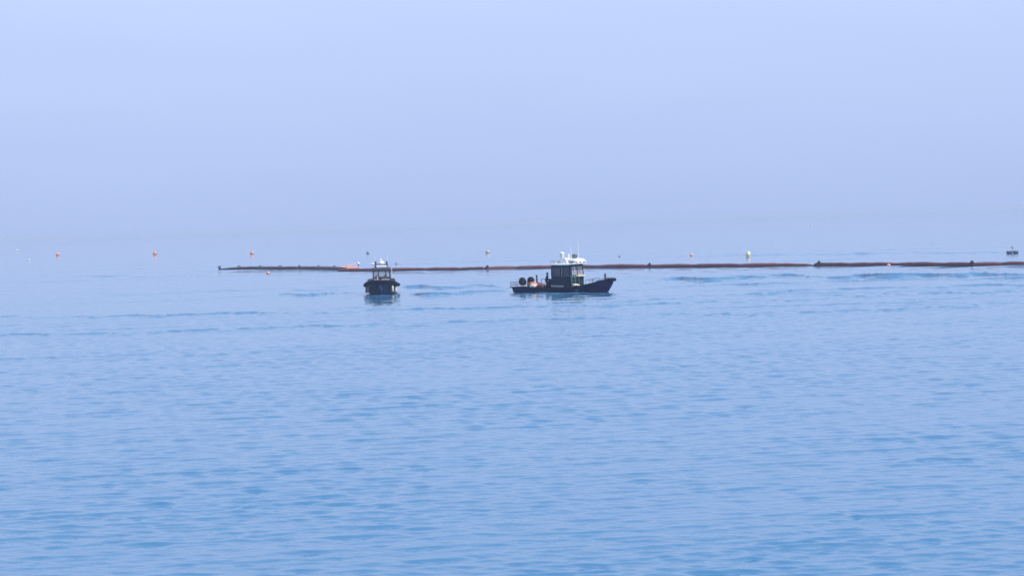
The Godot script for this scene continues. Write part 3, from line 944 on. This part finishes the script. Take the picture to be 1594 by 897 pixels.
	var fl := ["cream fender hanging on the small boat's right flank, nearer its bow", "cream fender hanging on the small boat's right flank, farther from its bow", "grey fender hanging on the small boat's left flank, nearer its bow", "grey fender hanging on the small boat's left flank, farther from its bow"]
	var fp := [Vector3(4.05, 0.30, -1.32), Vector3(2.7, 0.22, -1.64), Vector3(3.95, 0.30, 1.36), Vector3(2.6, 0.22, 1.66)]
	for k in 4:
		var f := thing("hanging_fender", fl[k], "fender", t.transform * (fp[k] as Vector3), Vector3.ZERO, "fenders on the small boat")
		s = begin()
		lathe(s, [Vector2(0.03, 0), Vector2(0.10, 0.04), Vector2(0.13, 0.12), Vector2(0.13, 0.56), Vector2(0.10, 0.64), Vector2(0.03, 0.68)], Vector3.ZERO, 14)
		obj("fender_tube", s, mat("cream_vinyl", Color(0.80, 0.74, 0.60), 0.5) if k < 2 else mat("grey_vinyl", Color(0.13, 0.18, 0.26), 0.5), f)
		s = begin()
		tube(s, [Vector3(0, 0.66, 0), Vector3(0, 1.0, 0)], 0.015, 6)
		obj("lanyard", s, mat("rope", Color(0.3, 0.28, 0.24), 0.9), f)

func deck_cargo(boat: Transform3D) -> void:
	var red := mat("faded_red_vinyl", Color(0.28, 0.06, 0.05), 0.6, 0.0, 0.2)
	var pink := mat("sun_bleached_orange", Color(0.88, 0.36, 0.24), 0.6, 0.0, 0.15)
	var cream := mat("cream_vinyl", Color(0.80, 0.74, 0.60), 0.5)
	var eul := boat.basis.get_euler()
	var f := thing("buoy_bag", "cream rounded float lying on the gunwale beside the outboard engines", "float", boat * Vector3(-2.75, 0.42, 1.35), eul)
	var s := begin()
	lathe(s, [Vector2(0.04, -0.46), Vector2(0.16, -0.42), Vector2(0.26, -0.26), Vector2(0.29, 0.0), Vector2(0.25, 0.24), Vector2(0.13, 0.42), Vector2(0.04, 0.46)], Vector3(0, 0.24, 0), 16, Vector3(1, 0, 0))
	obj("float_body", s, cream, f)
	s = begin()
	lathe(s, [Vector2(0.06, 0.44), Vector2(0.07, 0.5), Vector2(0.03, 0.54)], Vector3(0, 0.24, 0), 10, Vector3(1, 0, 0))
	obj("float_eye", s, red, f)
	var p := thing("folded_boom", "heap of folded red and orange boom on the long boat's aft deck", "oil boom", boat * Vector3(-2.9, 0.45, 0.4), eul)
	s = begin()
	for k in 4:
		var zz := -0.25 + 0.28 * k
		tube(s, [Vector3(-0.9, 0.12 + 0.10 * k, zz), Vector3(-0.3, 0.42 - 0.03 * k, zz + 0.05), Vector3(0.3, 0.34 - 0.06 * k, zz), Vector3(1.15 + 0.1 * k, 0.10, zz + 0.06)], [0.14, 0.2, 0.19, 0.12], 10)
	obj("red_fold", s, red, p)
	s = begin()
	tube(s, [Vector3(-0.2, 0.62, 0.35), Vector3(0.15, 0.45, 0.55), Vector3(0.45, 0.18, 0.68)], [0.13, 0.17, 0.12], 10)
	tube(s, [Vector3(-0.75, 0.50, 0.30), Vector3(-0.35, 0.52, 0.45), Vector3(-0.05, 0.35, 0.60)], [0.10, 0.14, 0.10], 10)
	tube(s, [Vector3(0.55, 0.42, 0.30), Vector3(0.95, 0.34, 0.4), Vector3(1.25, 0.2, 0.42)], [0.08, 0.11, 0.08], 10)
	obj("orange_fold", s, pink, p)
	crew("person in dark clothes and cap standing behind the cabin of the long boat", boat * Transform3D(Basis.from_euler(Vector3(0, 0.5, 0)), Vector3(-1.32, 0.36, 0.85)))

# ---------------------------------------------------------------- floating boom, buoys, dinghy, raft

func boom(called: String, label: String, pts: Array, tone: Color, tone_name: String, joints: bool, tips: Array) -> void:
	var start: Vector2 = pts[0]
	var t := thing(called, label, "oil boom", Vector3(start.x, 0, start.y), Vector3.ZERO, "floating containment boom in three lengths")
	var rng := RandomNumberGenerator.new()
	rng.seed = hash(called + label)
	for i in range(pts.size() - 1):
		var a := Vector3(pts[i].x - start.x, 0, pts[i].y - start.y)
		var b := Vector3(pts[i + 1].x - start.x, 0, pts[i + 1].y - start.y)
		var n := 9
		var line := []
		var rad := []
		var full := rng.randf_range(0.30, 0.34)
		for k in n + 1:
			var f := float(k) / n
			var r := full * (1.0 - 0.22 * pow(absf(f * 2.0 - 1.0), 4.0))
			if i == 0 and tips[0] < 1.0:
				r *= lerpf(tips[0], 1.0, smoothstep(0.0, 1.0, f))
			if i == pts.size() - 2 and tips[1] < 1.0:
				r *= lerpf(1.0, tips[1], f)
			line.append(a.lerp(b, f) + Vector3(0, r * 0.65 + 0.015 * rng.randfn(), 0.12 * sin(f * PI) * rng.randf_range(0.5, 1.0)))
			rad.append(r)
		var s := begin()
		tube(s, line, rad, 12)
		obj("float_section", s, mat("boom_%s_%d" % [tone_name, i % 3], tone * [1.0, 0.82, 1.15][i % 3], 0.55, 0.0, 0.2), t)
		if i > 0 or joints:
			# connector plate with its lifting handle
			s = begin()
			var dir := (b - a).normalized()
			var yaw := atan2(-dir.z, dir.x)
			box(s, Vector3(0.16, 0.62, 0.40), a + Vector3(0, 0.14, 0), Vector3(0, yaw, 0), 0.05)
			if joints:
				tube(s, [a + dir * -0.42 + Vector3(0, 0.40, 0), a + dir * -0.22 + Vector3(0, 0.62, 0), a + dir * 0.22 + Vector3(0, 0.66, 0), a + dir * 0.42 + Vector3(0, 0.40, 0)], 0.09, 8)
			obj("connector", s, mat("boom_connector", Color(0.03, 0.025, 0.035), 0.7), t)

func tower_on_boom(t_name: String, at: Vector2) -> void:
	var t := thing("boom_marker", t_name, "marker", Vector3(at.x, 0.42, at.y), Vector3.ZERO, "dark markers on top of the boom")
	var s := begin()
	lathe(s, [Vector2(0.34, 0), Vector2(0.30, 0.1), Vector2(0.16, 0.18), Vector2(0.14, 0.30), Vector2(0.06, 0.34)], Vector3.ZERO, 12)
	obj("marker_cap", s, mat("boom_connector", Color(0.03, 0.025, 0.035), 0.7), t)

func buoy(label: String, at: Vector2, r: float, tone: Color, tone_name: String, group := "orange marker buoys") -> void:
	var t := thing("buoy", label, "buoy", Vector3(at.x, 0, at.y), Vector3(0.06, at.x, 0.05), group)
	var s := begin()
	var prof := []
	for k in 13:
		var f := PI * k / 12.0
		prof.append(Vector2(sin(f) * r, r * 0.62 - cos(f) * r))
	lathe(s, prof, Vector3.ZERO, 20)
	obj("float_body", s, mat(tone_name, tone, 0.45, 0.0, 0.12), t)
	s = begin()
	lathe(s, [Vector2(r * 0.22, r * 1.56), Vector2(r * 0.2, r * 1.78), Vector2(r * 0.1, r * 1.84)], Vector3.ZERO, 10)
	obj("lifting_eye", s, mat("buoy_fitting", Color(0.06, 0.05, 0.05), 0.6), t)

func dinghy() -> void:
	var t := thing("inflatable_dinghy", "pale orange inflatable dinghy lying behind the joint of the boom", "dinghy", Vector3(-29.6, 0, -334.5), Vector3(0, deg_to_rad(196), 0))
	var orange := mat("orange_hypalon", Color(0.85, 0.32, 0.20), 0.5, 0.0, 0.1)
	var pale := mat("orange_canvas", Color(0.85, 0.50, 0.40), 0.8, 0.0, 0.1)
	# bow points left in the photograph: local +x is the bow
	var s := begin()
	tube(s, [Vector3(-2.0, 0.20, 0.62), Vector3(0.4, 0.20, 0.64), Vector3(1.3, 0.22, 0.50), Vector3(1.9, 0.26, 0.22), Vector3(2.05, 0.28, 0.0), Vector3(1.9, 0.26, -0.22), Vector3(1.3, 0.22, -0.50), Vector3(0.4, 0.20, -0.64), Vector3(-2.0, 0.20, -0.62)], [0.17, 0.24, 0.24, 0.23, 0.23, 0.23, 0.24, 0.24, 0.17], 12)
	obj("side_tube", s, orange, t)
	s = begin()
	box(s, Vector3(3.2, 0.08, 1.0), Vector3(-0.3, 0.12, 0))
	obj("floor", s, mat("grey_deck", Color(0.05, 0.06, 0.08), 0.8), t)
	s = begin()
	slab(s, [Vector2(1.5, 0.42), Vector2(0.2, 0.66), Vector2(-1.2, 1.02), Vector2(-1.5, 1.06), Vector2(-1.5, 0.94), Vector2(-0.2, 0.62), Vector2(0.9, 0.42)], -0.5, 0.5)
	obj("cover", s, pale, t)
	s = begin()
	box(s, Vector3(0.3, 0.34, 0.4), Vector3(0.25, 0.50, 0.1), Vector3.ZERO, 0.06)
	obj("bench", s, mat("bench_grey", Color(0.25, 0.18, 0.18), 0.7), t)
	s = begin()
	lathe(s, [Vector2(0.10, 0), Vector2(0.20, 0.06), Vector2(0.22, 0.22), Vector2(0.17, 0.38), Vector2(0.05, 0.44)], Vector3(-1.95, 0.78, 0), 14)
	var c := obj("outboard_engine", s, mat("white_gelcoat", Color(0.82, 0.82, 0.80), 0.35, 0.0, 0.04), t)
	s = begin()
	box(s, Vector3(0.2, 1.0, 0.16), Vector3(-1.95, 0.30, 0))
	obj("lower_unit", s, mat("grey_equipment", Color(0.20, 0.22, 0.25), 0.5), c)

func raft() -> void:
	var t := thing("twin_float_raft", "dark twin-float raft with a small greenish pennant on its mast", "raft", Vector3(82.3, 0, -303.2), Vector3(0, 0.08, 0))
	var dark := mat("raft_black", Color(0.04, 0.07, 0.12), 0.6)
	var s := begin()
	for p in [[-0.44, 0.50], [0.60, 0.42]]:
		s = begin()
		lathe(s, [Vector2(0.14, -p[1]), Vector2(0.25, -p[1] + 0.12), Vector2(0.25, p[1] - 0.12), Vector2(0.14, p[1])], Vector3(p[0], 0.22, 0), 14, Vector3(1, 0, 0))
		obj("float_drum", s, dark, t)
	s = begin()
	box(s, Vector3(1.7, 0.05, 0.5), Vector3(0.05, 0.42, -0.1))
	obj("deck_plank", s, mat("raft_wood", Color(0.12, 0.14, 0.16), 0.8), t)
	s = begin()
	tube(s, [Vector3(0.05, 0.45, 0), Vector3(0.02, 1.45, 0)], [0.035, 0.02], 8)
	obj("mast", s, mat("raft_mast", Color(0.3, 0.34, 0.36), 0.5), t)
	s = begin()
	slab(s, [Vector2(0.02, 1.36), Vector2(0.0, 0.85), Vector2(-0.28, 0.92), Vector2(-0.12, 1.1)], -0.012, 0.012)
	slab(s, [Vector2(0.06, 1.1), Vector2(0.06, 0.75), Vector2(0.4, 0.8)], -0.012, 0.012)
	obj("pennant", s, mat("pennant_cloth", Color(0.35, 0.42, 0.36), 0.9), t)

func drum_buoy() -> void:
	var t := thing("drum_buoy", "tall pale yellow cylindrical buoy floating beyond the boom", "buoy", Vector3(43.0, 0, -334.4), Vector3(0.02, 0, 0.10))
	var s := begin()
	lathe(s, [Vector2(0.34, -0.4), Vector2(0.39, -0.34), Vector2(0.39, 0.42), Vector2(0.41, 0.45), Vector2(0.41, 0.52), Vector2(0.39, 0.55), Vector2(0.38, 0.92), Vector2(0.32, 1.02), Vector2(0.12, 1.05)], Vector3.ZERO, 24)
	obj("drum", s, mat("pale_yellow_plastic", Color(0.84, 0.76, 0.48), 0.45, 0.0, 0.08), t)
	s = begin()
	tube(s, [Vector3(-0.14, 1.02, 0), Vector3(-0.10, 1.13, 0), Vector3(0.10, 1.13, 0), Vector3(0.14, 1.02, 0)], 0.025, 8)
	obj("handle", s, mat("grey_equipment", Color(0.20, 0.22, 0.25), 0.5), t)

func _ready() -> void:
	build_environment()
	build_water()
	boom("floating_boom", "dark brownish left length of boom with evenly spaced humps", [Vector2(-57.6, -364.4), Vector2(-53.1, -360.1), Vector2(-48.5, -356.7), Vector2(-44.0, -351.4), Vector2(-40.0, -348.6), Vector2(-35.7, -341.8), Vector2(-32.1, -334.9), Vector2(-29.6, -331.1)], Color(0.125, 0.055, 0.07), "slate", true, [0.45, 0.8])
	boom("floating_boom", "maroon middle length of boom passing behind both patrol boats", [Vector2(-30.1, -320.5), Vector2(-26.7, -317.5), Vector2(-21.5, -314.1), Vector2(-14.6, -308.0), Vector2(-8.0, -303.3), Vector2(-3.9, -300.6), Vector2(0.4, -300.1), Vector2(6.7, -297.8), Vector2(13.6, -292.1), Vector2(21.3, -284.5), Vector2(27.6, -279.2), Vector2(33.8, -274.0), Vector2(39.5, -270.8), Vector2(43.75, -268.6)], Color(0.21, 0.06, 0.065), "maroon", false, [0.7, 0.5])
	boom("floating_boom", "maroon right length of boom running out of the frame", [Vector2(43.5, -266.8), Vector2(44.0, -266.1), Vector2(47.8, -262.0), Vector2(53.6, -254.8), Vector2(58.0, -248.1), Vector2(61.1, -244.8), Vector2(64.7, -243.0), Vector2(67.5, -240.9), Vector2(73.3, -237.8)], Color(0.18, 0.055, 0.065), "dark_maroon", false, [0.3, 1.0])
	tower_on_boom("dark hump on the boom between the two patrol boats", Vector2(-3.9, -300.6))
	tower_on_boom("dark hump on the boom just right of the long patrol boat", Vector2(21.3, -284.5))
	tower_on_boom("dark hump at the left end of the right length of boom", Vector2(44.3, -265.8))
	tower_on_boom("dark hump on the boom nearest the right edge", Vector2(61.1, -244.8))
	dinghy()
	raft()
	drum_buoy()
	var orange := Color(0.85, 0.36, 0.25)
	var pale := Color(0.78, 0.76, 0.74)
	buoy("orange buoy, leftmost of the far row beyond the boom", Vector2(-172.2, -701.8), 0.75, orange, "buoy_orange")
	buoy("orange buoy, second from left of the far row beyond the boom", Vector2(-123.4, -640.3), 0.75, orange, "buoy_orange")
	buoy("orange buoy above the left length of boom, third of the far row", Vector2(-80.4, -573.5), 0.62, orange, "buoy_orange")
	buoy("small dark grey buoy above the small patrol boat", Vector2(-39.9, -514.9), 0.42, Color(0.24, 0.24, 0.30), "buoy_grey", "")
	buoy("whitish buoy floating between the two boats, beyond the boom", Vector2(-5.9, -465.3), 0.50, Color(0.75, 0.52, 0.42), "buoy_white_orange", "")
	buoy("tiny dark buoy just right of the small boat's roof", Vector2(-22.5, -361.6), 0.26, Color(0.36, 0.30, 0.34), "buoy_dark", "")
	buoy("pale orange buoy left of the yellow drum buoy", Vector2(34.9, -356.8), 0.34, Color(0.80, 0.50, 0.38), "buoy_pale_orange", "")
	buoy("small orange buoy on the near side of the left length of boom", Vector2(-41.6, -315.4), 0.30, Color(0.88, 0.36, 0.24), "buoy_bright_orange", "")
	buoy("small orange buoy against the right length of boom", Vector2(51.9, -254.0), 0.25, Color(0.88, 0.36, 0.24), "buoy_bright_orange", "")
	buoy("tiny dark buoy just right of the long boat's cabin", Vector2(21.8, -370.9), 0.22, Color(0.36, 0.30, 0.34), "buoy_dark", "")
	buoy("faint white buoy farthest out near the left edge", Vector2(-261.2, -976.7), 0.55, pale, "buoy_white", "")
	buoy("white buoy below and right of the farthest left one", Vector2(-151.5, -580.3), 0.30, pale, "buoy_white", "")
	buoy("white buoy far out, close to the hazy horizon right of centre", Vector2(177.0, -1086.6), 0.6, pale, "buoy_white", "")
	var boat := big_boat()
	small_boat()
	deck_cargo(boat)
